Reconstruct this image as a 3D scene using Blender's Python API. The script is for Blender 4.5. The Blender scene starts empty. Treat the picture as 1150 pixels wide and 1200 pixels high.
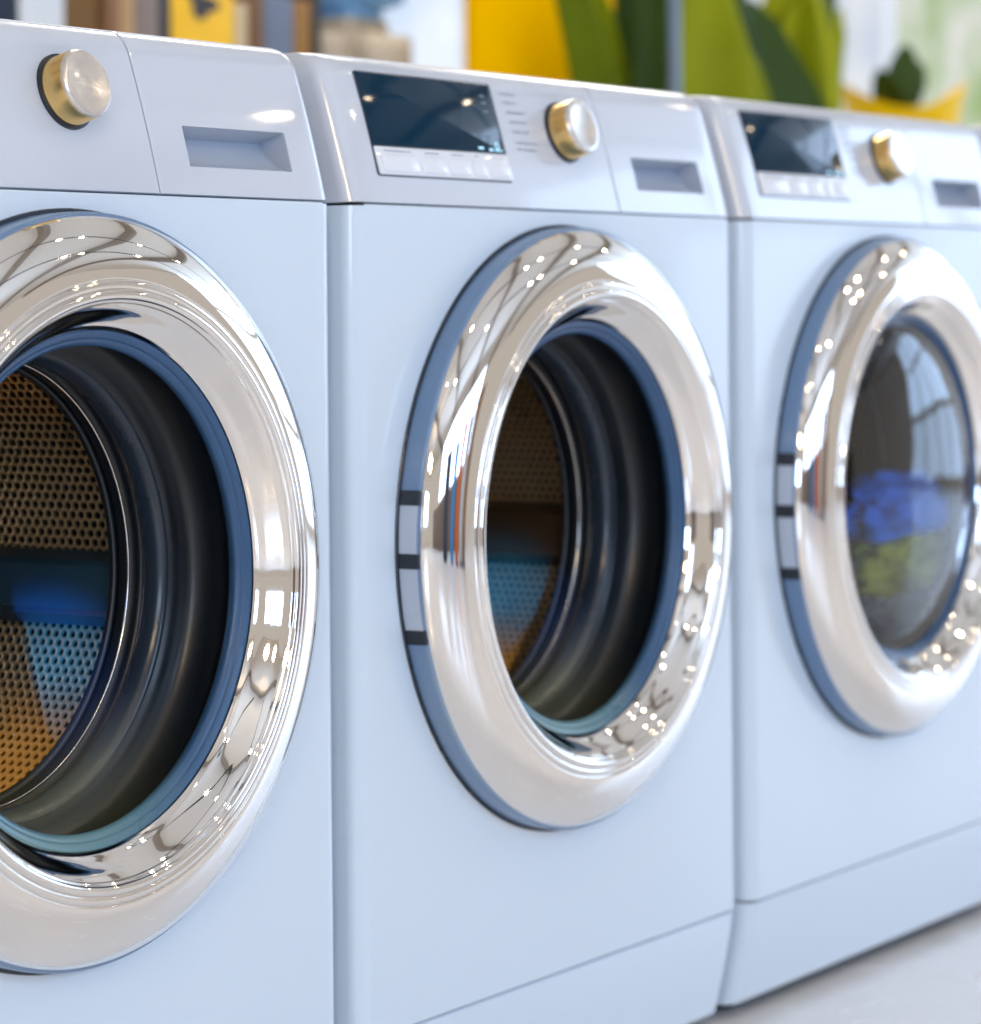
import bpy, bmesh, math, random
from mathutils import Vector, Matrix
random.seed(7)
C = bpy.context.scene.collection
scene = bpy.context.scene

# ------------------------------------------------------------------ camera
TH = 1.0022                       # angle between the row of machines and the image plane
ROLL = -0.0089
F_PX = 3608.6                     # focal length in photo pixels (photo 1150 wide)
HY = 358.0                        # photo row of the horizon
ZO = 0.014                        # floor to the bottom of the cabinets
CAM = Vector((-2.2072, -1.3381, 0.6557 + ZO))
R0 = Vector((math.cos(TH), -math.sin(TH), 0)); FWD = Vector((math.sin(TH), math.cos(TH), 0)); UP = Vector((0, 0, 1))
cr, sr = math.cos(ROLL), math.sin(ROLL)
RC = R0 * cr + UP * sr; UC = R0 * -sr + UP * cr
cam_data = bpy.data.cameras.new('camera'); cam = bpy.data.objects.new('camera', cam_data); C.objects.link(cam)
m = Matrix.Identity(4)
for i in range(3):
    m[i][0] = RC[i]; m[i][1] = UC[i]; m[i][2] = -FWD[i]; m[i][3] = CAM[i]
cam.matrix_world = m
cam_data.sensor_fit = 'HORIZONTAL'; cam_data.sensor_width = 36
cam_data.lens = 36 * F_PX / 1150
cam_data.shift_y = -(600 - HY) / 1150
cam_data.clip_start = 0.05; cam_data.clip_end = 200
cam_data.dof.use_dof = True; cam_data.dof.focus_distance = 2.12; cam_data.dof.aperture_fstop = 6.6
scene.camera = cam

def pix_dir(x, y):
    a, b = x - 575, y - HY
    u = a * cr + b * sr; v = -a * sr + b * cr
    return R0 * (u / F_PX) + FWD - UP * (v / F_PX)
def at_y(x, y, Y):                # where a photo pixel's ray meets the upright plane y = Y
    d = pix_dir(x, y); t = (Y - CAM.y) / d.y
    return CAM + d * t

# ------------------------------------------------------------------ light
scene.view_settings.view_transform = 'Standard'; scene.view_settings.look = 'None'
scene.view_settings.exposure = -0.10; scene.view_settings.gamma = 1.0
scene.cycles.max_bounces = 10; scene.cycles.glossy_bounces = 6; scene.cycles.transparent_max_bounces = 12
scene.cycles.caustics_reflective = False; scene.cycles.caustics_refractive = False
scene.cycles.sample_clamp_indirect = 6.0
scene.cycles.use_denoising = True
w = bpy.data.worlds.new('World'); scene.world = w; w.use_nodes = True
bg = w.node_tree.nodes['Background']
bg.inputs[0].default_value = (0.86, 0.77, 0.685, 1); bg.inputs[1].default_value = 0.70

def area(name, loc, target, sx, sy, power, col, shape='RECTANGLE'):
    l = bpy.data.lights.new(name, 'AREA'); l.shape = shape; l.size = sx
    if shape == 'RECTANGLE': l.size_y = sy
    l.energy = power; l.color = col
    o = bpy.data.objects.new(name, l); C.objects.link(o); o.location = loc
    o.rotation_euler = (Vector(target) - Vector(loc)).to_track_quat('-Z', 'Y').to_euler()
    return o
COOL = (0.50, 0.70, 1.0)
# panes of the shop window opposite the machines
for i in range(7):
    for j in range(2):
        x, z = -1.9 + i * 0.62, 1.50 + j * 0.80
        area('window_light', (x, -5.2, z), (x, 0, z), 0.56, 0.74, 9.5, COOL)
# panes at the far end of the row, to the right
for i in range(6):
    for j in range(2):
        y, z = -3.85 + i * 0.80, 1.60 + j * 1.25
        area('window_light', (7.8, y, z), (0, y, z), 0.72, 1.15, 11, COOL)
for i in range(6):
    area('window_light', (7.8, -3.85 + i * 0.80, 0.52), (0, -3.85 + i * 0.80, 0.52), 0.72, 0.80, 5, COOL)
for i in range(2):
    area('window_light', (7.8, -3.85 + i * 0.80, 4.0), (0, -3.85 + i * 0.80, 4.0), 0.72, 0.6, 6, COOL)
# panes to the left, behind the camera, and two warm lamps added to brighten the drums
for i in range(3):
    area('window_light', (-5.0, -4.4 + i * 0.8, 1.30), (0, -2.0 + i * 0.4, 0.6), 0.72, 1.1, 22, COOL)
for i in range(2):
    area('shop_lamp', (-4.2, -3.5 + i * 1.1, 2.55), (-0.3, 0.2, 0.4), 0.5, 0.5, 26, (1.0, 0.74, 0.42), 'DISK')
# fill lamps added to brighten the background behind the machines
for x in (1.6, 3.0, 4.6):
    area('ceiling_panel_light', (x, 1.45, 3.2), (x, 1.45, 0), 0.9, 0.5, 26, (1.0, 0.95, 0.88))
# narrow spots added to put gold and blue light into two drums
def spot(name, loc, target, deg, power, col, blend=0.7):
    l = bpy.data.lights.new(name, 'SPOT'); l.energy = power; l.color = col; l.spot_size = math.radians(deg); l.spot_blend = blend; l.shadow_soft_size = 0.04
    o = bpy.data.objects.new(name, l); C.objects.link(o); o.location = loc
    o.rotation_euler = (Vector(target) - Vector(loc)).to_track_quat('-Z', 'Y').to_euler()
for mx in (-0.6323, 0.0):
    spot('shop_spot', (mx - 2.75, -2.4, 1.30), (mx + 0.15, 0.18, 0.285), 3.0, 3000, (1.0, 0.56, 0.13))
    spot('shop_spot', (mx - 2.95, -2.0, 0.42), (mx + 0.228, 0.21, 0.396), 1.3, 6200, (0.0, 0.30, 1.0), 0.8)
# warm lamps of the ceiling tracks
LAMPS = [(-1.7, -1.3), (-0.4, -1.3), (1.3, -1.3), (1.75, -1.3), (3.2, -1.3), (4.6, -1.3), (-1.1, -2.6), (0.5, -2.6), (2.2, -2.6), (2.6, -2.6), (4.1, -2.6)]
for x, y in LAMPS:
    area('ceiling_lamp', (x, y, 2.88), (x, y, 0), 0.08, 0.08, 2.2, (1.0, 0.80, 0.55), 'DISK')

# ------------------------------------------------------------------ materials
def mat(name, col, rough=0.5, metal=0.0, coat=0.0, bump=0.0, bscale=60, spec=0.5, emit=None, estr=0, vary=0.0, vscale=8, rvary=0.0):
    mt = bpy.data.materials.new(name); mt.use_nodes = True
    nt = mt.node_tree; b = nt.nodes['Principled BSDF']
    b.inputs['Base Color'].default_value = (*col, 1); b.inputs['Roughness'].default_value = rough
    b.inputs['Metallic'].default_value = metal; b.inputs['Coat Weight'].default_value = coat
    b.inputs['Coat Roughness'].default_value = 0.04
    b.inputs['Specular IOR Level'].default_value = spec
    if emit: b.inputs['Emission Color'].default_value = (*emit, 1); b.inputs['Emission Strength'].default_value = estr
    tc = nt.nodes.new('ShaderNodeTexCoord')
    if vary:
        n = nt.nodes.new('ShaderNodeTexNoise'); n.inputs['Scale'].default_value = vscale; n.inputs['Detail'].default_value = 5
        nt.links.new(tc.outputs['Object'], n.inputs['Vector'])
        mx = nt.nodes.new('ShaderNodeMix'); mx.data_type = 'RGBA'
        mx.inputs['A'].default_value = (*[c * (1 - vary) for c in col], 1); mx.inputs['B'].default_value = (*[min(1, c * (1 + vary)) for c in col], 1)
        nt.links.new(n.outputs['Fac'], mx.inputs['Factor']); nt.links.new(mx.outputs['Result'], b.inputs['Base Color'])
    if rvary:
        n = nt.nodes.new('ShaderNodeTexNoise'); n.inputs['Scale'].default_value = 14; n.inputs['Detail'].default_value = 6
        nt.links.new(tc.outputs['Object'], n.inputs['Vector'])
        r = nt.nodes.new('ShaderNodeMapRange'); r.inputs['From Min'].default_value = 0.3; r.inputs['From Max'].default_value = 0.7
        r.inputs['To Min'].default_value = max(0, rough - rvary); r.inputs['To Max'].default_value = rough + rvary
        nt.links.new(n.outputs['Fac'], r.inputs['Value']); nt.links.new(r.outputs['Result'], b.inputs['Roughness'])
    if bump:
        n = nt.nodes.new('ShaderNodeTexNoise'); n.inputs['Scale'].default_value = bscale; n.inputs['Detail'].default_value = 3
        nt.links.new(tc.outputs['Object'], n.inputs['Vector'])
        bp = nt.nodes.new('ShaderNodeBump'); bp.inputs['Strength'].default_value = bump; bp.inputs['Distance'].default_value = 0.002
        nt.links.new(n.outputs['Fac'], bp.inputs['Height']); nt.links.new(bp.outputs['Normal'], b.inputs['Normal'])
    return mt
M = {}
M['enamel'] = mat('white_enamel', (0.625, 0.735, 0.855), 0.24, coat=0.5, bump=0.03, bscale=5)
M['fascia'] = mat('glossy_white_plastic', (0.56, 0.61, 0.70), 0.20, coat=0.8, bump=0.006, bscale=30)
M['chrome'] = mat('polished_chrome', (0.85, 0.835, 0.82), 0.035, 1.0, bump=0.012, bscale=16, rvary=0.02)
M['rim'] = mat('door_rim_plastic', (0.13, 0.22, 0.37), 0.28, coat=0.3)
M['hinge'] = mat('black_hinge_plastic', (0.008, 0.012, 0.02), 0.4)
M['rubber'] = mat('blue_grey_rubber', (0.026, 0.085, 0.195), 0.32, vary=0.12, vscale=20, bump=0.04, bscale=120, rvary=0.08)
M['fold'] = mat('charcoal_rubber', (0.018, 0.030, 0.050), 0.28, bump=0.04, bscale=120, rvary=0.08)
M['bellows'] = mat('black_rubber', (0.005, 0.009, 0.015), 0.36, bump=0.04, bscale=120, rvary=0.08)
M['recess'] = mat('grey_blue_liner', (0.42, 0.48, 0.58), 0.35)
M['steel'] = mat('bright_steel', (0.80, 0.76, 0.72), 0.18, 1.0)
M['drum'] = mat('brassy_drum_steel', (0.87, 0.66, 0.40), 0.32, 0.92, vary=0.18, vscale=25, rvary=0.08)  # neutral steel; the gold of the warm light is put into its colour
M['lifter'] = mat('slate_lifter_plastic', (0.022, 0.070, 0.115), 0.36, bump=0.03, bscale=90)
M['tub'] = mat('dark_tub_plastic', (0.010, 0.012, 0.016), 0.6)
M['dark'] = mat('dark_inner_frame', (0.03, 0.045, 0.07), 0.6)
M['glass_dark'] = mat('display_glass', (0.002, 0.026, 0.055), 0.06, spec=0.22, vary=0.2, vscale=6)
M['icon'] = mat('display_icon_light', (0.3, 0.5, 0.6), 0.4, emit=(0.35, 0.75, 1.0), estr=0.9)
M['icon_dim'] = mat('display_icon_dim', (0.12, 0.2, 0.25), 0.4, emit=(0.4, 0.6, 0.7), estr=0.12)
M['ink'] = mat('grey_print', (0.25, 0.28, 0.36), 0.5)
M['button'] = mat('button_plastic', (0.74, 0.78, 0.86), 0.25, coat=0.5)
M['gold'] = mat('brushed_gold', (0.80, 0.55, 0.22), 0.22, 1.0, vary=0.12, vscale=60)
M['knob_face'] = mat('pearl_knob_face', (0.66, 0.63, 0.60), 0.22, 0.75, coat=0.5)
M['floor'] = mat('pale_floor', (0.88, 0.87, 0.87), 0.22, vary=0.06, vscale=2.2, rvary=0.08)

# ------------------------------------------------------------------ helpers
def mesh_obj(name, verts, faces, material, parent=None, smooth=40):
    me = bpy.data.meshes.new(name); me.from_pydata([tuple(v) for v in verts], [], faces); me.update()
    bm = bmesh.new(); bm.from_mesh(me); bmesh.ops.recalc_face_normals(bm, faces=bm.faces); bm.to_mesh(me); bm.free()
    return fin(name, me, material, parent, smooth)
def fin(name, me, material, parent=None, smooth=40):
    me.materials.append(material)
    if smooth:
        me.shade_smooth(); me.set_sharp_from_angle(angle=math.radians(smooth))
    o = bpy.data.objects.new(name, me); C.objects.link(o)
    if parent: o.parent = parent
    return o
def tag(o, label=None, cat=None, group=None, kind=None):
    for k, v in (('label', label), ('category', cat), ('group', group), ('kind', kind)):
        if v: o[k] = v
    return o
def empty(name, loc):
    o = bpy.data.objects.new(name, None); C.objects.link(o); o.location = loc; o.empty_display_size = 0.1
    return o
def spline(pts, n=6):
    out = []
    P = [pts[0]] + list(pts) + [pts[-1]]
    for i in range(1, len(P) - 2):
        a, b, c, d = [Vector((*q, 0)) if len(q) == 2 else Vector(q) for q in P[i - 1:i + 3]]
        for k in range(n):
            t = k / n
            q = 0.5 * ((2 * b) + (c - a) * t + (2 * a - 5 * b + 4 * c - d) * t * t + (3 * b - a - 3 * c + d) * t ** 3)
            out.append((q.x, q.y))
    out.append(tuple(pts[-1][:2]))
    return out
def lathe(name, prof, material, parent, center, ax=None, e1=None, e2=None, N=160, closed=False, smooth=35):
    """profile of (radius, height along ax) turned about ax through center"""
    ax = ax or Vector((0, -1, 0)); e1 = e1 or Vector((1, 0, 0)); e2 = e2 or Vector((0, 0, 1))
    vs, fs = [], []
    n = len(prof)
    for k in range(N):
        a = 2 * math.pi * k / N; d = e1 * math.cos(a) + e2 * math.sin(a)
        for r, p in prof: vs.append(center + d * r + ax * p)
    for k in range(N):
        k2 = (k + 1) % N
        for i in range(n if closed else n - 1):
            j = (i + 1) % n
            fs.append((k * n + i, k * n + j, k2 * n + j, k2 * n + i))
    me_v = vs
    o = mesh_obj(name, me_v, fs, material, parent, smooth)
    bm = bmesh.new(); bm.from_mesh(o.data); bmesh.ops.remove_doubles(bm, verts=bm.verts, dist=1e-6)
    bmesh.ops.recalc_face_normals(bm, faces=bm.faces); bm.to_mesh(o.data); bm.free()
    if smooth: o.data.shade_smooth(); o.data.set_sharp_from_angle(angle=math.radians(smooth))
    return o
def box(name, lo, hi, material, parent=None, bevel=0.0, seg=2, rotz=0.0):
    bm = bmesh.new(); bmesh.ops.create_cube(bm, size=1)
    lo, hi = Vector(lo), Vector(hi)
    for v in bm.verts: v.co = Vector([lo[i] + (v.co[i] + 0.5) * (hi[i] - lo[i]) for i in range(3)])
    if bevel: bmesh.ops.bevel(bm, geom=list(bm.edges), offset=bevel, segments=seg, affect='EDGES', profile=0.6)
    if rotz:
        c = (lo + hi) / 2; bmesh.ops.rotate(bm, verts=bm.verts, cent=c, matrix=Matrix.Rotation(rotz, 3, 'Z'))
    me = bpy.data.meshes.new(name); bm.to_mesh(me); bm.free()
    return fin(name, me, material, parent, 40)

# ------------------------------------------------------------------ the washing machine (built once, front plane y = 0, standing on z = 0)
PITCH = 0.6323
HW = 0.303; RCN = 0.014; DEPTH = 0.55
ZC = 0.47 + ZO; ZS = 0.7336 + ZO; ZK = 0.0988 + ZO; ZT = 0.851 + ZO; SB = 0.0335
LF = math.hypot(SB, ZT - ZS)
FU = Vector((0, SB / LF, (ZT - ZS) / LF)); FN = Vector((0, -FU.z, FU.y)); FO = Vector((0, 0, ZS))
def bulge(h): return 0.0016 * math.sin(math.pi * max(0, min(1, h / LF)))
def fpt(x, h, off=0.0): return Vector((x, 0, 0)) + FO + FU * h + FN * (off + bulge(h))

def build_machine():
    root = empty('washing_machine', (0, 0, 0))
    # ---- cabinet: flat front with a round opening, rounded upright corners, sides
    vs, fs = [], []
    xi = HW - RCN; z0, z1 = ZK + 0.0010, ZS - 0.0010
    RH = 0.2005; N = 128
    angs = sorted([2 * math.pi * k / N for k in range(N)] + [math.atan2(z - ZC, x) % (2 * math.pi) for x in (-xi, xi) for z in (z0, z1)])
    n = len(angs)
    for a in angs:
        c, s = math.cos(a), math.sin(a)
        tx = xi / abs(c) if abs(c) > 1e-9 else 1e9
        tz = ((z1 - ZC) if s > 0 else (ZC - z0)) / abs(s) if abs(s) > 1e-9 else 1e9
        t = min(tx, tz)
        t2 = min((xi - 0.003) / max(abs(c), 1e-9), ((z1 - 0.003 - ZC) if s > 0 else (ZC - z0 - 0.003)) / max(abs(s), 1e-9))
        vs += [(RH * c, 0.03, ZC + RH * s), (RH * c, 0, ZC + RH * s), (t2 * c, 0, ZC + t2 * s), (t * c, 0, ZC + t * s)]
    for k in range(n):
        k2 = (k + 1) % n
        for i in range(3): fs.append((k * 4 + i, k * 4 + i + 1, k2 * 4 + i + 1, k2 * 4 + i))
    # top and bottom returns of the front sheet
    for z in (z0, z1):
        b = len(vs); e = 0.0012 if z == z0 else -0.0012
        vs += [(-xi, 0, z), (xi, 0, z), (xi, 0.0016, z - e), (-xi, 0.0016, z - e), (xi, 0.012, z - e), (-xi, 0.012, z - e)]
        fs += [(b, b + 1, b + 2, b + 3), (b + 3, b + 2, b + 4, b + 5)]
    for sg in (-1, 1):
        b = len(vs); K = 10
        for k in range(K + 1):
            a = math.pi / 2 * k / K
            x = sg * (xi + RCN * math.sin(a)); y = RCN * (1 - math.cos(a))
            vs += [(x, y, z0), (x, y, z1)]
        vs += [(sg * HW, DEPTH, z0), (sg * HW, DEPTH, z1)]
        for k in range(K + 1): fs.append((b + 2 * k, b + 2 * k + 2, b + 2 * k + 3, b + 2 * k + 1))
    cab = mesh_obj('cabinet', vs, fs, M['enamel'], root, 30)
    bm = bmesh.new(); bm.from_mesh(cab.data); bmesh.ops.remove_doubles(bm, verts=bm.verts, dist=1e-5)
    bmesh.ops.recalc_face_normals(bm, faces=bm.faces); bm.to_mesh(cab.data); bm.free()
    cab.data.shade_smooth(); cab.data.set_sharp_from_angle(angle=math.radians(25))
    # ---- inner frame behind the seams, back sheet
    box('inner_frame', (-HW + 0.006, 0.024, ZS - 0.02), (HW - 0.006, DEPTH - 0.01, ZS + 0.02), M['dark'], root)
    box('inner_frame', (-HW + 0.006, 0.026, ZK - 0.03), (HW - 0.006, DEPTH - 0.01, ZK + 0.02), M['dark'], root)
    box('back_sheet', (-HW + 0.002, DEPTH - 0.004, ZO), (HW - 0.002, DEPTH + 0.004, ZT - 0.015), M['enamel'], root)
    # ---- U-shaped shells (kick panel, control panel, drawer front) from rows of (setback, z, side inset)
    def urow(front_y, z, inset, xs, left, right, rc):
        row = []; hw = HW - inset; K = 8
        if left:
            row.append(Vector((-hw, DEPTH, z)))
            for k in range(K + 1):
                a = math.pi / 2 * (1 - k / K)
                row.append(Vector((-(hw - rc + rc * math.sin(a)), front_y + rc * (1 - math.cos(a)), z)))
        for x in xs: row.append(Vector((x, front_y, z)))
        if right:
            for k in range(K + 1):
                a = math.pi / 2 * k / K
                row.append(Vector((hw - rc + rc * math.sin(a), front_y + rc * (1 - math.cos(a)), z)))
            row.append(Vector((hw, DEPTH, z)))
        return row
    def shell(name, rows, material, parent, skip=None, smooth=30):
        vs = [v for r in rows for v in r]; n = len(rows[0]); fs = []
        for i in range(len(rows) - 1):
            for j in range(n - 1):
                if skip and skip(i, j): continue
                fs.append((i * n + j, i * n + j + 1, (i + 1) * n + j + 1, (i + 1) * n + j))
        return mesh_obj(name, vs, fs, material, parent, smooth)
    kb = ZO + 0.0005
    krows = [(0.030, kb + 0.0015, 0.001), (0.0225, kb, 0.0), (0.0200, kb + 0.003, 0), (0.0195, kb + 0.006, 0)]
    for k in range(1, 9):
        t = k / 8; krows.append((0.0195 * (1 - t) ** 1.25 + 0.0012 * t, kb + 0.006 + t * (ZK - 0.0026 - kb - 0.006), 0))
    krows += [(0.0030, ZK - 0.0012, 0.0008), (0.012, ZK - 0.0010, 0.002)]
    shell('kick_panel', [urow(a, b, c, [0.0], True, True, RCN) for a, b, c in krows], M['enamel'], root)
    for sx in (-1, 1):
        for y in (0.07, DEPTH - 0.06):
            lathe('foot', [(0.0, 0), (0.020, 0), (0.020, 0.006), (0.008, 0.008), (0.008, 0.03)], M['tub'], root, Vector((sx * 0.25, y, 0)), Vector((0, 0, 1)), Vector((1, 0, 0)), Vector((0, 1, 0)), N=20)
    # ---- control panel and drawer front share one section
    hs = [0.0020, 0.005, 0.010, 0.016, 0.0225, 0.030, 0.038, 0.046, 0.0525, 0.062, 0.072, 0.082, 0.092, 0.100]
    frows = [(0.012, ZS + 0.0010, 0.002), (0.0030, ZS + 0.0010, 0.0006)]
    for h in hs:
        q = fpt(0, h); frows.append((q.y, q.z, 0.0))
    q0 = fpt(0, 0.100); RT = 0.020
    for k in range(1, 9):
        a = (math.pi / 2) * k / 8
        t = math.sin(a); frows.append((q0.y + 0.0045 * t + 0.018 * (1 - math.cos(a)), q0.z + (ZT - q0.z) * t, 0.006 * (1 - math.cos(a))))
    frows.append((q0.y + 0.05, ZT, 0.007))
    XD = 0.098
    pan = shell('control_panel', [urow(a, b, c, [-0.27 + 0.02 * k for k in range(18)] + [XD - 0.006, XD - 0.0024, XD - 0.0020, XD - 0.0008, XD - 0.0008], True, False, RCN) for a, b, c in frows], M['fascia'], root)
    n = len(frows)
    # seam return edges
    bm = bmesh.new(); bm.from_mesh(pan.data); bm.verts.ensure_lookup_table()
    rl = len(bm.verts) // n
    for i in range(n): bm.verts[i * rl + rl - 1].co += Vector((0, 0.010, 0)); bm.verts[i * rl + rl - 2].co += Vector((0, 0.0008, 0))
    bm.to_mesh(pan.data); bm.free()
    dxs = [XD + 0.0008, XD + 0.0008, XD + 0.0020, XD + 0.0024, XD + 0.006, 0.137, 0.168, 0.20, 0.23, 0.258, 0.275]
    drows = [urow(a, b, c, dxs, False, True, RCN) for a, b, c in frows]
    for r in drows: r[0] = r[0] + Vector((0, 0.010, 0)); r[1] = r[1] + Vector((0, 0.0008, 0))
    i0, i1 = 2 + hs.index(0.0225), 2 + hs.index(0.0525)
    drw = shell('detergent_drawer', drows, M['fascia'], root, skip=lambda i, j: i0 <= i < i1 and 5 <= j < 9)
    # grip recess: ceiling runs straight back, floor ramps up to it
    xa, xb, ha, hb, dp = 0.137, 0.258, 0.0225, 0.0525, -0.024
    ys = [xa, 0.168, 0.20, 0.23, xb]
    hh = [h for h in hs if ha <= h <= hb]
    vs = [fpt(x, hb) for x in ys] + [fpt(x, hb - 0.001, dp) for x in ys]
    fs = [(i, i + 1, 6 + i, 5 + i) for i in range(4)]
    b = len(vs)                                     # ramp
    ramp = [(ha, 0.0), (ha + 0.0015, -0.004), (ha + 0.008, -0.013), (ha + 0.018, -0.020), (hb - 0.001, dp)]
    for h, o in ramp: vs += [fpt(x, h, o) for x in ys]
    for r in range(4):
        for i in range(4): fs.append((b + r * 5 + i, b + r * 5 + i + 1, b + r * 5 + 6 + i, b + r * 5 + 5 + i))
    for x in (xa, xb):                              # side walls
        c = len(vs); vs += [fpt(x, h, o) for h, o in ramp] + [fpt(x, h) for h in hh]
        fs.append(tuple([c + k for k in range(5)] + [c + 5 + k for k in range(len(hh) - 1, 0, -1)]))
    mesh_obj('grip_recess', vs, fs, M['recess'], drw, 30)  # coloured darker, the shade inside the grip put into the plastic
    # top lid
    box('top_lid', (-HW + 0.005, q0.y + 0.046, ZT - 0.02), (HW - 0.005, DEPTH + 0.003, ZT + 0.0008), M['enamel'], root, 0.003)

    # ---- slabs lying on the panel
    def slab(name, x0, x1, h0, h1, t, material, parent, rad=0.002, base=-0.003, edge=0.0006, K=4):
        pts = []
        for cx, ch, a0 in ((x1 - rad, h1 - rad, 0), (x0 + rad, h1 - rad, 90), (x0 + rad, h0 + rad, 180), (x1 - rad, h0 + rad, 270)):
            for k in range(K + 1):
                a = math.radians(a0 + 90 * k / K); pts.append((cx, ch, math.cos(a), math.sin(a)))
        vs = []; n = len(pts)
        for o, e in ((base, 0), (t - edge, 0), (t - edge * 0.3, edge * 0.7), (t, edge * 1.6)):
            for cx, ch, c, s in pts:
                hq = ch + (rad - e) * s; vs.append(fpt(cx + (rad - e) * c, hq, o + bulge((h0 + h1) / 2) - bulge(hq)))
        fs = [(l * n + k, l * n + (k + 1) % n, (l + 1) * n + (k + 1) % n, (l + 1) * n + k) for l in range(3) for k in range(n)]
        fs.append(tuple(3 * n + k for k in range(n)))
        return mesh_obj(name, vs, fs, material, parent, 30)
    slab('display_bezel', -0.2635, -0.0690, 0.0232, 0.1085, 0.0006, M['dark'], pan, 0.003)
    slab('display_screen', -0.2625, -0.0735, 0.0478, 0.1075, 0.0016, M['glass_dark'], pan, 0.0015)
    slab('button_tray', -0.2620, -0.0700, 0.0240, 0.0468, 0.0022, M['button'], pan, 0.002)
    bx = [-0.257, -0.200, -0.163, -0.128, -0.104]
    bw = [0.050, 0.032, 0.030, 0.018, 0.0305]
    for x, wd in zip(bx, bw):
        slab('button', x, x + wd, 0.0258, 0.0402 if wd != 0.0305 else 0.0425, 0.0036, M['button'], pan, 0.002, edge=0.0009)
        if wd != 0.0305: slab('button_mark', x + 0.006, x + wd - 0.006, 0.0428, 0.0436, 0.00245, M['ink'], pan, 0.0003, edge=0.0001, K=1)
    # lit symbols and faint marks on the screen
    def marks(name, rects, off, material):
        vs, fs = [], []
        for x0, x1, h0, h1 in rects:
            b = len(vs); B = bulge(0.0777) if name == 'screen_icon' else None
            vs += [fpt(x, h, off + (B - bulge(h) if B else 0)) for x, h in ((x0, h0), (x1, h0), (x1, h1), (x0, h1))]; fs.append((b, b + 1, b + 2, b + 3))
        return mesh_obj(name, vs, fs, material, pan, 0)
    def ringmark(cx, ch, r, wd):
        out = []
        for k in range(8):
            a = 2 * math.pi * k / 8
            out.append((cx + r * math.cos(a) - wd / 2, cx + r * math.cos(a) + wd / 2, ch + r * math.sin(a) - wd / 2, ch + r * math.sin(a) + wd / 2))
        return out
    marks('screen_icon', [(-0.112, -0.104, 0.0500, 0.0520)], 0.0018, M['icon'])
    marks('screen_icon', ringmark(-0.083, 0.0535, 0.0028, 0.0018), 0.0018, M['icon'])
    marks('screen_icon', [(-0.096, -0.090, 0.0488, 0.0512), (-0.088, -0.076, 0.0490, 0.0503)], 0.0018, M['icon'])
    marks('screen_icon', ringmark(-0.093, 0.060, 0.0024, 0.0011) + [(-0.094, -0.092, 0.054, 0.057)], 0.0018, M['icon_dim'])
    for h in (0.0955, 0.0895, 0.082): marks('screen_icon', [(-0.091, -0.0895, h, h + 0.0018), (-0.0885, -0.0845, h, h + 0.0018)], 0.0018, M['icon_dim'])
    # programme legends beside the knob (too small to read in the photograph)
    rng = random.Random(3)
    for k, h in enumerate((0.100, 0.0925, 0.084, 0.0755, 0.067, 0.0575, 0.0515)):
        rects = []; x = -0.056 + 0.0012 * k; end = x + (0.024, 0.021, 0.031, 0.027, 0.026, 0.033, 0.028)[k]
        while x < end:
            wd = rng.uniform(0.0007, 0.0012); up = rng.choice((0.0015, 0.0015, 0.0022))
            rects.append((x, x + wd, h, h + up))
            if rng.random() < 0.5: rects.append((x, x + wd + 0.0006, h, h + 0.0005))
            x += wd + (0.0006 if rng.random() < 0.85 else 0.0016)
        marks('legend', rects, 0.00025, M['ink'])
    # ---- programme knob
    kc = fpt(0.031, 0.0705) - FN * 0.002; E1, E2 = Vector((1, 0, 0)), FU
    def kr(p): return [(r * 0.93, z * 0.93) for r, z in p]
    kn = lathe('programme_knob', kr([(0.0, 0.001), (0.0288, 0.001), (0.0288, 0.0042), (0.0272, 0.0048), (0.020, 0.005)]), M['hinge'], root, kc, FN, E1, E2, N=64)
    lathe('knob_ring', kr([(0.0264, 0.0045), (0.0264, 0.0075), (0.0262, 0.0080), (0.0262, 0.0215), (0.0258, 0.0222)]), M['gold'], kn, kc, FN, E1, E2, N=96)
    lathe('knob_face', kr([(0.0259, 0.0218), (0.0255, 0.0240), (0.0243, 0.0252), (0.0225, 0.0255)] + [(0.0225 * (1 - t / 6), 0.0255 - 0.0012 * math.sin(math.pi / 2 * t / 6)) for t in range(1, 7)]), M['knob_face'], kn, kc, FN, E1, E2, N=96)

    # ---- door ring, gasket, drum: turned about the drum axis
    cd = Vector((0, 0, ZC))
    door = lathe('door', spline([(0.2470, 0.0002), (0.2496, 0.0006), (0.2503, 0.004), (0.2503, 0.0165), (0.2493, 0.0192), (0.2475, 0.0200)], 4), M['rim'], root, cd, N=192)
    ch = spline([(0.2478, 0.0188), (0.2472, 0.0212), (0.2445, 0.0252), (0.2380, 0.0312), (0.2290, 0.0365), (0.2200, 0.0400), (0.2120, 0.0418), (0.2065, 0.0424), (0.2052, 0.0418)], 6)
    ch += spline([(0.2048, 0.0420), (0.2038, 0.0432), (0.2015, 0.0438), (0.1996, 0.0434), (0.1988, 0.0425)], 5)
    ch += spline([(0.1986, 0.0426), (0.1975, 0.0446), (0.1952, 0.0455), (0.1930, 0.0448), (0.1918, 0.0428)], 6)
    ch += spline([(0.1912, 0.0425), (0.1900, 0.0416), (0.1893, 0.0402)], 4)
    ch += spline([(0.1889, 0.0403), (0.1855, 0.0368), (0.1815, 0.0315), (0.1775, 0.0268), (0.1742, 0.0236), (0.1722, 0.0205)], 6)
    lathe('chrome_ring', ch, M['chrome'], door, cd, N=256, smooth=50)
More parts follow.
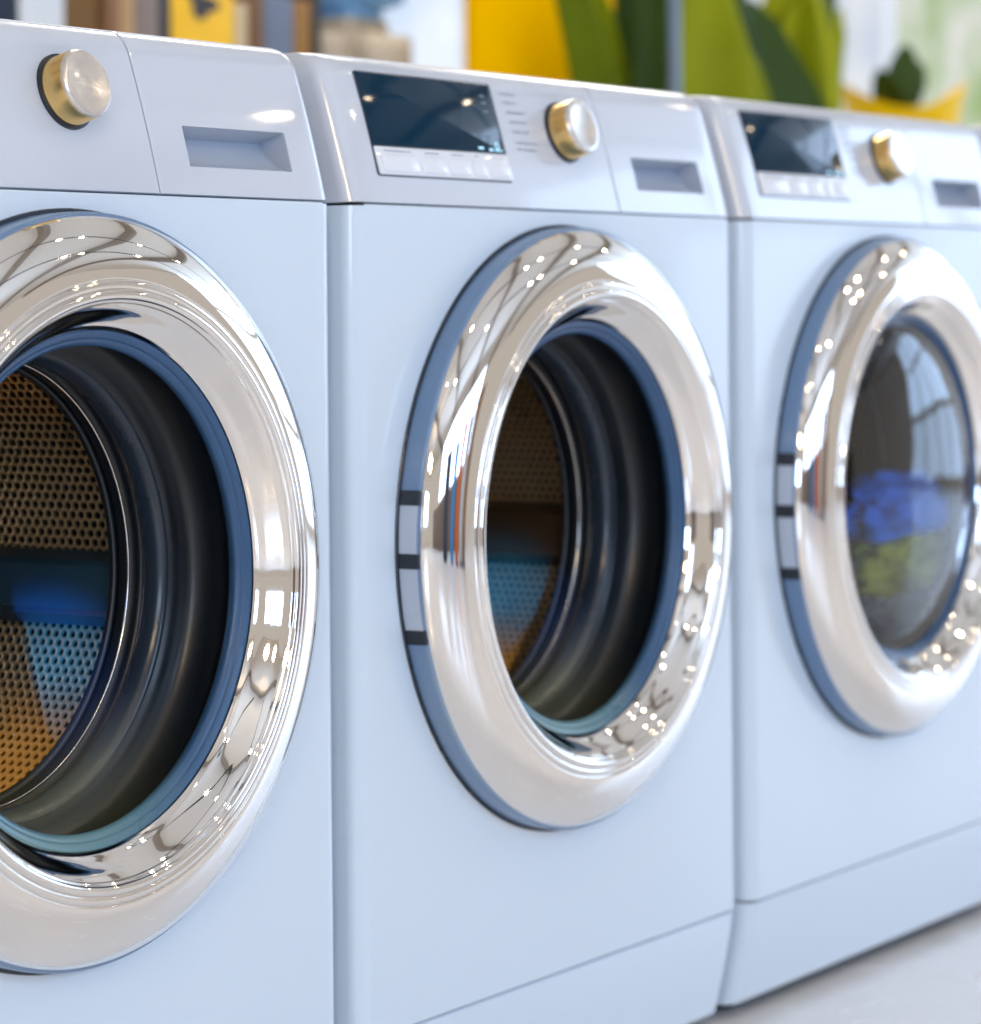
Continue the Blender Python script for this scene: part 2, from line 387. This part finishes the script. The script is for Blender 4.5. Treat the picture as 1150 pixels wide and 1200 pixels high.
    for z in (0.5094 - 0.005, 0.4597 - 0.004, 0.4023 - 0.006):   # black hinge bars on the rim's side
        s = (z + 0.004 - 0.47) / 0.2503; a0 = math.pi - math.asin(s); da = 0.0058 / 0.25
        vs = []; 
        for k in range(5):
            a = a0 - da + 2 * da * k / 4
            for r, p in ((0.2499, 0.0012), (0.2513, 0.0012), (0.2513, 0.0186), (0.2488, 0.0200)): vs.append(cd + Vector((r * math.cos(a), -p, r * math.sin(a))))
        fs = [(4 * k + i, 4 * k + i + 1, 4 * k + 5 + i, 4 * k + 4 + i) for k in range(4) for i in range(3)] + [(0, 1, 2, 3), (16, 17, 18, 19)]
        mesh_obj('hinge_bar', vs, fs, M['hinge'], door, 40)
    vs = []; a0, a1 = math.pi - math.asin(0.034 / 0.2503), math.pi + math.asin(0.068 / 0.2503)
    for k in range(17):
        a = a0 + (a1 - a0) * k / 16
        for r, p in ((0.2498, 0.0020), (0.2507, 0.0022), (0.2507, 0.0172), (0.2495, 0.0190)): vs.append(cd + Vector((r * math.cos(a), -p, r * math.sin(a))))
    mesh_obj('hinge_plate', vs, [(4 * k + i, 4 * k + i + 1, 4 * k + 5 + i, 4 * k + 4 + i) for k in range(16) for i in range(3)] + [(0, 1, 2, 3), (64, 65, 66, 67)], M['recess'], door, 40)
    lathe('rim_seal', [(0.2470, 0.0), (0.2470, 0.0016), (0.2524, 0.0016), (0.2530, 0.0008), (0.2530, 0.0)], M['fold'], door, cd, N=160)  # dark ring drawn in for the shadow line round the door rim
    gk = lathe('gasket', spline([(0.1735, 0.0180), (0.1716, 0.0196), (0.1690, 0.0186), (0.1668, 0.0170), (0.1660, 0.0158), (0.1640, 0.0148), (0.1618, 0.0122), (0.1616, 0.0090), (0.1640, 0.0050), (0.1690, 0.002)], 5), M['rubber'], root, cd, N=160, smooth=60)
    lathe('bellows', spline([(0.1680, 0.0025), (0.1740, -0.004), (0.1800, -0.012), (0.1805, -0.024), (0.1760, -0.036), (0.1690, -0.0410), (0.1620, -0.0440), (0.1580, -0.0465)], 5), M['bellows'], gk, cd, N=160, smooth=60)
    lathe('gasket_fold', spline([(0.1590, -0.0458), (0.1560, -0.0470), (0.1528, -0.0510), (0.1512, -0.0570), (0.1520, -0.0630), (0.1560, -0.0670), (0.1620, -0.0680)], 5), M['fold'], gk, cd, N=160, smooth=60)
    lathe('bellows', spline([(0.1640, -0.0665), (0.1620, -0.0730), (0.1570, -0.0762), (0.1545, -0.0790), (0.1535, -0.0860), (0.1580, -0.0900)], 5), M['bellows'], gk, cd, N=160, smooth=60)
    lathe('clamp_ring', [(0.1540 + 0.0010 * math.cos(2 * math.pi * k / 10), -0.0785 + 0.0010 * math.sin(2 * math.pi * k / 10)) for k in range(10)], M['steel'], gk, cd, N=160, closed=True, smooth=60)
    # drum: perforated sheet of hexagonal cells round a real hole each
    RD = 0.242; P0, P1 = -0.110, -0.410
    NA = 216; pa = 2 * math.pi / NA; px = pa * RD * 2 / math.sqrt(3); NX = int((P0 - P1) / px)
    vs, fs = [], []
    hexo = []
    for k in range(12):
        a = math.pi / 6 * k + math.pi / 6
        ro = (px / math.sqrt(3)) * (1.0 if k % 2 == 0 else math.cos(math.pi / 6))
        hexo.append((ro * math.cos(a), ro * math.sin(a), math.cos(a), math.sin(a)))
    rh = 0.0028
    for ia in range(NA):
        for ix in range(NX):
            p = P0 - px * (ix + 0.5 * (ia % 2) + 0.5); a = pa * ia; b = len(vs)
            for rr in (0, 1, 2):
                for dx, dy, c, s in hexo:
                    if rr == 0: u, v, r = dx, dy, RD
                    elif rr == 1: u, v, r = c * rh, s * rh, RD + 0.00018
                    else: u, v, r = c * rh * 0.97, s * rh * 0.97, RD + 0.0022
                    aa = a + v / RD
                    vs.append((r * math.cos(aa), -(p + u), ZC + r * math.sin(aa)))
            for q in range(2):
                for k in range(12):
                    k2 = (k + 1) % 12; fs.append((b + q * 12 + k, b + q * 12 + k2, b + q * 12 + 12 + k2, b + q * 12 + 12 + k))
    me = bpy.data.meshes.new('drum'); me.from_pydata(vs, [], fs); me.update()
    drum = fin('drum', me, M['drum'], root, 45)
    lathe('drum_flange', spline([(0.1580, -0.0895), (0.1530, -0.0890), (0.1510, -0.0915), (0.1530, -0.0950), (0.1700, -0.0970), (0.2200, -0.1000), (0.2380, -0.1050), (0.2423, -0.1110)], 4), M['bellows'], drum, cd, N=120, smooth=60)
    lathe('drum_back', [(0.2424, -0.405), (0.236, -0.415), (0.20, -0.418), (0.12, -0.412), (0.05, -0.406), (0.0, -0.405)], M['steel'], drum, cd, N=96)
    lathe('outer_tub', [(0.205, -0.020), (0.262, -0.082), (0.262, -0.435), (0.0, -0.440)], M['tub'], root, cd, N=96)
    for k in range(3):
        a = math.radians(-6.5 + 120 * k); d = Vector((math.cos(a), 0, math.sin(a))); t = Vector((-math.sin(a), 0, math.cos(a)))
        sec = [(0.2425, -0.029), (0.226, -0.026), (0.202, -0.0205), (0.1975, -0.016), (0.1975, 0.016), (0.202, 0.0205), (0.226, 0.026), (0.2425, 0.029)]
        vs = []; 
        for p, sc in ((-0.113, 0.93), (-0.118, 1.0), (-0.402, 1.0)):
            for r, s in sec: vs.append(cd + d * (0.2425 - (0.2425 - r) * sc) + t * s * sc + Vector((0, -p, 0)))
        n = len(sec)
        fs = [(l * n + i, l * n + i + 1, (l + 1) * n + i + 1, (l + 1) * n + i) for l in range(2) for i in range(n - 1)] + [tuple(range(n))]
        mesh_obj('lifter', vs, fs, M['lifter'], drum, 25)
    return root

def children(o): return [c for c in bpy.data.objects if c.parent is o]
def copy_tree(o, parent=None):
    c = o.copy(); C.objects.link(c); c.parent = parent
    for chd in children(o): copy_tree(chd, c)
    return c

# ------------------------------------------------------------------ the setting
fl = box('floor', (-9, -9, -0.05), (12, 9, 0.0), M['floor']); tag(fl, kind='structure')

# ------------------------------------------------------------------ the row of machines
GROUP = 'front loading washing machines standing in a row'
first = build_machine()
copies = [first] + [copy_tree(first) for _ in range(3)]
labels = ['white washing machine with gold dial, drawer seam and gold drum behind blue lifter',
          'white washing machine with dark screen above an open chrome porthole',
          'white washing machine with its glass porthole closed over blue and olive laundry',
          'white washing machine on the far side of the glass-doored one']
for k, o in enumerate(copies):
    o.location = ((k - 1) * PITCH, 0, 0); tag(o, labels[k], 'washing machine', GROUP)

# the closed glass of the third machine
def thin_glass():
    mt = bpy.data.materials.new('porthole_glass'); mt.use_nodes = True; nt = mt.node_tree
    for nd in list(nt.nodes): nt.nodes.remove(nd)
    out = nt.nodes.new('ShaderNodeOutputMaterial'); mx = nt.nodes.new('ShaderNodeMixShader')
    tr = nt.nodes.new('ShaderNodeBsdfTransparent'); tr.inputs[0].default_value = (0.86, 0.93, 1.0, 1)
    gl = nt.nodes.new('ShaderNodeBsdfGlossy'); gl.inputs['Roughness'].default_value = 0.04; gl.inputs[0].default_value = (0.9, 0.95, 1, 1)
    lw = nt.nodes.new('ShaderNodeFresnel'); lw.inputs[0].default_value = 1.75
    nt.links.new(lw.outputs[0], mx.inputs[0]); nt.links.new(tr.outputs[0], mx.inputs[1]); nt.links.new(gl.outputs[0], mx.inputs[2])
    nt.links.new(mx.outputs[0], out.inputs[0]); return mt
M['glass'] = thin_glass()
m3 = copies[2]
door3 = [c for c in children(m3) if c.name.startswith('door')][0]
gl = lathe('glass_dome', spline([(0.1690, 0.0150), (0.1655, 0.0155), (0.1610, 0.0180), (0.1500, 0.0235), (0.1300, 0.0305), (0.1000, 0.0375), (0.050, 0.0430), (0.0, 0.0445)], 6), M['glass'], door3, Vector((0, 0, ZC)), N=128, smooth=60)
gl['label'] = 'clear domed glass filling the porthole'

# laundry added behind the third glass to stand for its coloured reflections
def cloth(name, material, c, rx, ry, rz, seed, label):
    rng = random.Random(seed); bm = bmesh.new(); bmesh.ops.create_icosphere(bm, subdivisions=5, radius=1)
    from mathutils import noise
    for v in bm.verts:
        p = v.co.copy(); q = p * 2.2 + Vector((seed * 3.1, 0, 0))
        f = 1 + 0.22 * noise.noise(q) - 0.16 * abs(noise.noise(p * 4.5 + Vector((0, seed, 0)))) + 0.05 * noise.noise(p * 9)
        v.co = Vector((p.x * rx * f, p.y * ry * f, p.z * rz * f)) + Vector(c)
    me = bpy.data.meshes.new(name); bm.to_mesh(me); bm.free()
    o = fin(name, me, material, None, 180); tag(o, label, 'laundry', 'laundry in the closed drum'); return o
M['cloth_blue'] = mat('royal_blue_cotton', (0.0, 0.22, 1.0), 0.85, bump=0.3, bscale=300)
M['cloth_olive'] = mat('olive_cotton', (0.50, 0.50, 0.04), 0.85, bump=0.3, bscale=300)
M['cloth_pale'] = mat('pale_cotton', (0.80, 0.86, 0.92), 0.85, bump=0.3, bscale=300)
def lp(x, y, Y): return tuple(at_y(x, y, Y))
cloth('laundry', M['cloth_pale'], lp(1050, 712, 0.060), 0.088, 0.050, 0.042, 1, 'pale bluish cloth lying lowest behind the closed porthole glass')
cloth('laundry', M['cloth_olive'], lp(1054, 655, 0.055), 0.112, 0.052, 0.040, 2, 'olive green cloth under the blue one behind porthole glass')
cloth('laundry', M['cloth_blue'], lp(1050, 595, 0.055), 0.110, 0.052, 0.040, 3, 'royal blue cloth on top of the laundry behind porthole glass')
# the middle machine's lifters have a brown reflection painted into their colour
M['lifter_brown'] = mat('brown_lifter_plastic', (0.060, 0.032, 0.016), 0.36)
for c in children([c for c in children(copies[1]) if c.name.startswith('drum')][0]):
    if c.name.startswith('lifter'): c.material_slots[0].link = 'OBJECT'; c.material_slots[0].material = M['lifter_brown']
# the first machine carries no printed legends and its dial sits a little further from the drawer
p1 = [c for c in children(copies[0]) if c.name.startswith('control_panel')][0]
for c in children(p1):
    if c.name.startswith('legend'): bpy.data.objects.remove(c)
for c in children(copies[0]):
    if c.name.startswith('programme_knob'): c.location.x -= 0.014

# ------------------------------------------------------------------ shop behind the machines, out of focus

M['wall'] = mat('pale_wall_paint', (0.66, 0.70, 0.76), 0.7, vary=0.04, vscale=2)
def col(name, c, rough=0.6, **k): M[name] = mat(name, c, rough, **k); return M[name]
YW = 2.35
wall = box('back_wall', (-1.5, YW, 0), (9.5, YW + 0.12, 2.9), M['wall']); tag(wall, kind='structure')
def pane_mat(name, a, b, e, sc):
    mt = bpy.data.materials.new(name); mt.use_nodes = True; nt = mt.node_tree; bs = nt.nodes['Principled BSDF']
    tc = nt.nodes.new('ShaderNodeTexCoord'); n = nt.nodes.new('ShaderNodeTexNoise'); n.inputs['Scale'].default_value = sc; n.inputs['Detail'].default_value = 3
    nt.links.new(tc.outputs['Object'], n.inputs['Vector'])
    cr_ = nt.nodes.new('ShaderNodeValToRGB'); cr_.color_ramp.elements[0].position = 0.38; cr_.color_ramp.elements[1].position = 0.62
    cr_.color_ramp.elements[0].color = (*a, 1); cr_.color_ramp.elements[1].color = (*b, 1)
    nt.links.new(n.outputs['Fac'], cr_.inputs['Fac']); nt.links.new(cr_.outputs['Color'], bs.inputs['Emission Color'])
    bs.inputs['Emission Strength'].default_value = e; bs.inputs['Base Color'].default_value = (0.02, 0.02, 0.02, 1); bs.inputs['Roughness'].default_value = 0.15
    return mt
M['day'] = pane_mat('daylit_pane', (0.62, 0.72, 0.88), (0.92, 0.95, 1.0), 0.85, 3.0)
M['garden'] = pane_mat('garden_pane', (0.42, 0.62, 0.26), (0.95, 0.98, 0.92), 0.75, 3.5)
col('frame_white', (0.72, 0.74, 0.78), 0.4)
def window(px0, px1, material, label, z0=0.85, z1=2.2):
    X0, X1 = at_y(px0, 40, YW - 0.03).x, at_y(px1, 40, YW - 0.03).x
    r = empty('window', ((X0 + X1) / 2, YW, z0)); tag(r, label, 'window', 'daylit windows in the back wall')
    def loc(v): return Vector(v) - Vector(r.location)
    box('pane', loc((X0, YW - 0.012, z0)), loc((X1, YW - 0.002, z1)), material, r)
    fw = 0.04
    for a, b, c, d in ((X0 - fw, X0, z0 - fw, z1 + fw), (X1, X1 + fw, z0 - fw, z1 + fw)): box('frame', loc((a, YW - 0.04, c)), loc((b, YW, d)), M['frame_white'], r, 0.004)
    for c, d in ((z0 - fw, z0), (z1, z1 + fw)): box('frame', loc((X0, YW - 0.038, c)), loc((X1, YW, d)), M['frame_white'], r, 0.004)
    return r
window(20, 128, M['day'], 'bright window between the navy column and the brown cartons')
window(372, 560, M['day'], 'bright bluish window behind the folded towels')
window(905, 1032, M['day'], 'pale blue window behind the broad green leaves')
window(1046, 1260, M['garden'], 'window with pale green garden light beyond the yellow planter')

# navy column
c0, c1 = at_y(-90, 20, 2.0).x, at_y(24, 20, 2.0).x
colm = box('column', (c0, 2.0, 0), (c1, 2.25, 2.9), col('navy_paint', (0.03, 0.05, 0.09), 0.5), None, 0.01); tag(colm, 'dark navy square column beside the bright window', 'column')

# shelf unit and what stands on it
SY = 1.86; SZ = 0.93
sx0, sx1 = at_y(105, 30, SY).x, at_y(530, 30, SY).x
shelf = empty('shelf_unit', ((sx0 + sx1) / 2, SY + 0.15, 0)); tag(shelf, 'low white shelf unit carrying cartons and towels behind the machines', 'shelf')
col('shelf_white', (0.60, 0.62, 0.66), 0.45)
hwid = (sx1 - sx0) / 2 + 0.03
for z in (0.10, 0.50, SZ - 0.025): box('board', (-hwid + 0.02, -0.17, z), (hwid - 0.02, 0.15, z + 0.024), M['shelf_white'], shelf, 0.002)
for x in (-hwid, 0, hwid - 0.02): box('upright', (x, -0.171, 0), (x + 0.02, 0.152, SZ - 0.026), M['shelf_white'], shelf, 0.002)
row = [(126, 140, 'carton_brown', (0.22, 0.10, 0.035), 'dark brown upright carton at the end of the row by the window'),
       (141, 158, 'carton_tan', (0.42, 0.25, 0.11), 'tan upright carton next to the dark brown end one'),
       (159, 186, 'carton_taupe', (0.20, 0.15, 0.13), 'taupe upright carton between tan and black ones'),
       (187, 200, 'carton_black', (0.03, 0.025, 0.03), 'narrow black carton beside the yellow one'),
       (201, 274, 'carton_yellow', (0.88, 0.50, 0.0), 'wide yellow carton with a black mark'),
       (275, 290, 'carton_cream', (0.55, 0.42, 0.25), 'narrow cream carton beside the yellow one'),
       (291, 309, 'carton_umber', (0.16, 0.07, 0.02), 'umber brown carton beside the slate one'),
       (310, 344, 'carton_slate', (0.13, 0.17, 0.25), 'slate blue grey upright carton'),
       (345, 364, 'carton_ochre', (0.30, 0.14, 0.02), 'ochre brown carton between slate and black ones'),
       (365, 376, 'carton_coal', (0.025, 0.02, 0.02), 'thin black carton closing the row by the towels')]
for k, (a, b, nm, c, lab) in enumerate(row):
    X0, X1 = at_y(a, 25, SY).x, at_y(b + 1, 25, SY).x - 0.002
    o = empty('carton', ((X0 + X1) / 2, SY, SZ - 0.001)); tag(o, lab, 'carton', 'cartons standing on the shelf')
    h = 0.30 + 0.04 * math.sin(k * 2.3); hx = (X1 - X0) / 2
    box('carton_body', (-hx, 0, 0), (hx, 0.025 if k == 0 else 0.13 - 0.01 * (k % 3), h), col(nm, c, 0.55, vary=0.15, vscale=12), o, 0.002)
    if nm == 'carton_yellow':
        P = at_y(236, 4, SY) - Vector(o.location); vs, n = [(P.x, -0.001, P.z)], 14
        for q in range(n):
            a2 = 2 * math.pi * q / n; rr = 0.030 * (1 + 0.35 * math.sin(3 * a2 + 0.6))
            vs.append((P.x + rr * 1.35 * math.cos(a2), -0.001, P.z + rr * 0.75 * math.sin(a2) - 0.2 * rr * math.cos(a2)))
        mesh_obj('black_mark', vs, [(0, q + 1, (q + 1) % n + 1) for q in range(n)], M['carton_black'], o, 0)
def towel(px0, px1, z0, z1, c, nm, lab):
    X0, X1 = at_y(px0, 45, SY).x, at_y(px1, 45, SY).x
    bm = bmesh.new(); bmesh.ops.create_cube(bm, size=1)
    bmesh.ops.bevel(bm, geom=list(bm.edges), offset=0.22, segments=4, affect='EDGES')
    bmesh.ops.subdivide_edges(bm, edges=list(bm.edges), cuts=2, use_grid_fill=True)
    from mathutils import noise
    for v in bm.verts:
        f = noise.noise(v.co * 3 + Vector((px0, 0, 0))) * 0.05
        v.co = Vector(((v.co.x + f) * (X1 - X0), (v.co.y + f) * 0.24, (v.co.z + f * 0.6) * (z1 - z0)))
    zmin = min(v.co.z for v in bm.verts)
    for v in bm.verts: v.co.z -= zmin
    me = bpy.data.meshes.new('folded_towel'); bm.to_mesh(me); bm.free()
    o = fin('folded_towel', me, col(nm, c, 0.9, bump=0.4, bscale=200), None, 180); o.location = ((X0 + X1) / 2, SY + 0.12, z0)
    tag(o, lab, 'towel', 'folded towels on the shelf'); return o
towel(412, 512, SZ, SZ + 0.13, (0.62, 0.66, 0.72), 'towel_grey', 'pale grey folded towel at the bottom of the towel pile')
towel(414, 500, SZ + 0.128, SZ + 0.27, (0.55, 0.47, 0.36), 'towel_beige', 'beige folded towel in the middle of the towel pile')
towel(424, 490, SZ + 0.268, SZ + 0.40, (0.22, 0.45, 0.75), 'towel_blue', 'light blue folded towel on top of the towel pile')

# yellow display board on feet
YB = 1.75
X0, X1 = at_y(560, 60, YB).x, at_y(812, 60, YB).x
bd = empty('display_board', ((X0 + X1) / 2, YB, 0)); tag(bd, 'large plain yellow display board behind the big leaves', 'board')
hx = (X1 - X0) / 2
box('board_panel', (-hx, 0, 0.25), (hx, 0.03, 1.65), col('board_yellow', (1.0, 0.52, 0.0), 0.6, vary=0.05, spec=0.0), bd, 0.004)
for sx in (-1, 1):
    box('leg', (sx * hx * 0.8 - 0.02, 0.0, 0.02), (sx * hx * 0.8 + 0.02, 0.028, 0.252), M['shelf_white'], bd)
    box('foot', (sx * hx * 0.8 - 0.03, -0.18, 0), (sx * hx * 0.8 + 0.03, 0.2, 0.022), M['shelf_white'], bd)
# slim grey pole
P = at_y(791, 60, 1.2)
pole = empty('pole', (P.x, 1.2, 0)); tag(pole, 'slim grey blue metal pole in front of the yellow board', 'pole')
col('pole_metal', (0.16, 0.22, 0.30), 0.4, metal=0.3)
ZA, EX, EY = Vector((0, 0, 1)), Vector((1, 0, 0)), Vector((0, 1, 0))
lathe('tube', [(0.0105, 0.015), (0.0105, 2.1), (0.0, 2.105)], M['pole_metal'], pole, Vector((0, 0, 0)), ZA, EX, EY, N=20)
lathe('base_plate', [(0.0, 0.0), (0.14, 0.0), (0.14, 0.008), (0.13, 0.014), (0.011, 0.018)], M['pole_metal'], pole, Vector((0, 0, 0)), ZA, EX, EY, N=32)

# broad-leaved plants
def leaf_mat(name, c):
    mt = col(name, c, 0.45, vary=0.30, vscale=9, spec=0.2); mt.node_tree.nodes['Principled BSDF'].inputs['Subsurface Weight'].default_value = 0.0
    return mt
leaf_mat('leaf_olive', (0.25, 0.29, 0.003)); leaf_mat('leaf_green', (0.15, 0.21, 0.003)); leaf_mat('leaf_lime', (0.34, 0.36, 0.004)); leaf_mat('leaf_dark', (0.03, 0.065, 0.008))
def leaf(parent, base, tip, wid, material, bend=0.12, roll=0.0, seed=0):
    base, tip = Vector(base), Vector(tip); ax = tip - base; L = ax.length; ax.normalize()
    side = ax.cross(-FWD).normalized(); nrm = side.cross(ax).normalized()
    side, nrm = side * math.cos(roll) + nrm * math.sin(roll), nrm * math.cos(roll) - side * math.sin(roll)
    vs, fs = [], []; n, mcols = 18, (-1, -0.66, -0.33, 0, 0.33, 0.66, 1)
    for k in range(n + 1):
        t = k / n
        wv = wid * (math.sin(math.pi * min(1, max(0.0, (t - 0.22) / 0.78)) ** 0.8) ** 0.75 if t > 0.22 else 0) + 0.004
        c = base + ax * (L * t) + nrm * (bend * L * math.sin(math.pi * t)) - UP * (0.10 * L * t ** 3)
        for q in mcols:
            rip = 0.006 * math.sin(k * 1.9 + q * 2 + seed) * abs(q)
            vs.append(c + side * (q * wv) + nrm * (-0.25 * wv * (1 - abs(q)) + rip))
    w7 = len(mcols)
    for k in range(n):
        for q in range(w7 - 1): fs.append((k * w7 + q, k * w7 + q + 1, (k + 1) * w7 + q + 1, (k + 1) * w7 + q))
    o = mesh_obj('leaf', vs, fs, material, parent, 60)
    sm = o.modifiers.new('thickness', 'SOLIDIFY'); sm.thickness = 0.0012
    return o
def pot(parent, r, h, material, z=0):
    lathe('pot', [(0.0, z), (r * 0.72, z), (r * 0.98, z + h - 0.03), (r, z + h - 0.03), (r, z + h), (r * 0.92, z + h), (r * 0.90, z + h - 0.04), (0.0, z + h - 0.045)], material, parent, Vector((0, 0, 0)), ZA, EX, EY, N=48)
col('pot_grey', (0.25, 0.26, 0.28), 0.6)
def plant(name, px, Y, leaves, lab, root_h=0.35):
    P = at_y(px, 100, Y); o = empty(name, (P.x, Y, 0)); tag(o, lab, 'plant')
    pot(o, 0.17, root_h, M['pot_grey'])
    for k, (tx, ty, wd, mt, dY, bend, roll) in enumerate(leaves):
        T = at_y(tx, ty, Y + dY) - Vector(o.location)
        b = Vector((random.uniform(-0.05, 0.05), random.uniform(-0.05, 0.05), root_h - 0.06))
        leaf(o, b, T, wd, M[mt], bend, roll, k)
    return o
rl = random.Random(11)
def clump(n, x0, x1, y0, y1, w0, w1, mats):
    return [(rl.uniform(x0, x1), rl.uniform(y0, y1), rl.uniform(w0, w1), rl.choice(mats), rl.uniform(-0.12, 0.10), rl.uniform(-0.12, 0.12), rl.uniform(-0.7, 0.7)) for _ in range(n)]
plant('potted_plant', 752, 1.52, [(640, -170, 0.048, 'leaf_green', 0.0, -0.17, 0.2), (690, -120, 0.050, 'leaf_olive', 0.03, -0.12, 0.0), (768, -190, 0.040, 'leaf_dark', -0.03, 0.03, 0.3),
      (735, -190, 0.030, 'leaf_dark', 0.04, -0.02, -0.3), (715, 70, 0.06, 'leaf_green', -0.04, -0.02, 0.1)], 'potted plant with arching leaves in front of the yellow board')
plant('potted_plant', 890, 1.45, [(800, -120, 0.11, 'leaf_olive', 0.0, -0.05, 0.1), (842, -30, 0.12, 'leaf_green', -0.04, 0.0, 0.0), (915, -20, 0.12, 'leaf_olive', 0.03, 0.0, -0.1), (955, -80, 0.09, 'leaf_olive', -0.02, 0.04, 0.1),
      (985, -140, 0.035, 'leaf_dark', 0.05, 0.07, 0.4)] + clump(18, 795, 985, -150, 0, 0.07, 0.12, ('leaf_olive', 'leaf_lime', 'leaf_green', 'leaf_dark')),
      'potted plant with a dense clump of broad olive green leaves')
# yellow planter on a plinth, with a dark plant in it
P = at_y(1058, 105, 1.55)
pl = box('plinth', (P.x - 0.15, 1.40, 0), (P.x + 0.15, 1.70, P.z - 0.28), M['shelf_white'], None, 0.004); tag(pl, 'square white plinth under the yellow planter', 'plinth')
yp = empty('yellow_planter', (P.x, 1.55, P.z - 0.28)); tag(yp, 'bright yellow planter with a flared wavy rim', 'planter')
vs, fs = [], []; prof = [(0.08, 0.0), (0.095, 0.06), (0.115, 0.16), (0.13, 0.23), (0.142, 0.265), (0.135, 0.262), (0.118, 0.20), (0.0, 0.19)]; n = len(prof); N = 72
for k in range(N):
    a = 2 * math.pi * k / N; wv = 0.032 * math.cos(2 * (a + 1.0))
    for r, z in prof: vs.append((r * math.cos(a) * (1 + 0.04 * math.sin(3 * a)), r * math.sin(a), z + wv * (z / 0.265) ** 3))
for k in range(N):
    for i in range(n - 1): fs.append((k * n + i, k * n + i + 1, ((k + 1) % N) * n + i + 1, ((k + 1) % N) * n + i))
mesh_obj('pot', vs, fs, col('planter_yellow', (0.90, 0.55, 0.0), 0.45, spec=0.2), yp, 60)
dk = empty('dark_leaf_plant', (P.x, 1.55, P.z - 0.09)); tag(dk, 'small dark green plant growing in the yellow planter', 'plant')
for k, (tx, ty, wd) in enumerate(((1062, 40, 0.035), (1030, 70, 0.03), (1078, 62, 0.03), (1045, 85, 0.035))):
    T = at_y(tx, ty, 1.55) - Vector(dk.location); leaf(dk, (0.01 * k - 0.02, 0, -0.01), T, wd, M['leaf_dark'], 0.05, 0.3 * k, k)
mesh_obj('soil', [(0.1 * math.cos(a * 0.5), 0.1 * math.sin(a * 0.5), -0.001) for a in range(0, 12)], [tuple(range(12))], M['carton_umber'], dk, 0)

# ------------------------------------------------------------------ what the chrome mirrors: lamp tracks overhead, panels added in place of mirrored figures
col('track_black', (0.02, 0.02, 0.022), 0.5)
for y, lab in ((-1.3, 'black lamp track hung closest to the washing machines'), (-2.6, 'black lamp track hung closest to the standing panels')):
    o = box('lamp_track', (-2.6, y - 0.02, 2.90), (6.5, y + 0.02, 2.94), M['track_black'], None, 0.002)
    tag(o, lab, 'lamp track', 'lamp tracks overhead')
for x, c, h, wdt, nm, lab in ((-0.55, (0.05, 0.06, 0.09), 1.55, 0.22, 'panel_coal', 'charcoal panel standing opposite the machines'), (0.15, (0.04, 0.30, 0.70), 1.5, 0.16, 'panel_blue', 'sky blue panel standing opposite the machines'),
          (0.75, (0.75, 0.16, 0.02), 1.6, 0.16, 'panel_orange', 'orange panel standing opposite the machines'), (1.25, (0.60, 0.62, 0.66), 1.5, 0.2, 'panel_white', 'white panel standing opposite the machines'), (1.75, (0.30, 0.17, 0.08), 1.65, 0.25, 'panel_tan', 'tan panel standing opposite the machines')):
    r = empty('standing_panel', (x, -3.9, 0)); tag(r, lab, 'panel', 'tall panels opposite the machines')
    box('panel_board', (-wdt, -0.02, 0.02), (wdt, 0.02, h), col(nm, c, 0.6), r, 0.006); box('foot', (-wdt * 0.7, -0.2, 0), (wdt * 0.7, 0.2, 0.021), M['track_black'], r, 0.003)

col('ceiling_beige', (0.80, 0.74, 0.66), 0.8); col('beam_taupe', (0.30, 0.25, 0.20), 0.7)
ce = box('ceiling', (-7, -7, 3.30), (8.4, 2.34, 3.36), M['ceiling_beige']); tag(ce, kind='structure')
for k in range(5):
    x = -3.2 + k * 2.1
    box('beam', (x, -7, 3.12), (x + 0.12, 2.3, 3.299), M['beam_taupe'], ce, 0.005)
lw = box('low_wall', (-3.5, -5.45, 0), (3.0, -5.33, 1.08), col('wall_brown', (0.20, 0.15, 0.12), 0.6), None, 0.004); tag(lw, kind='structure')
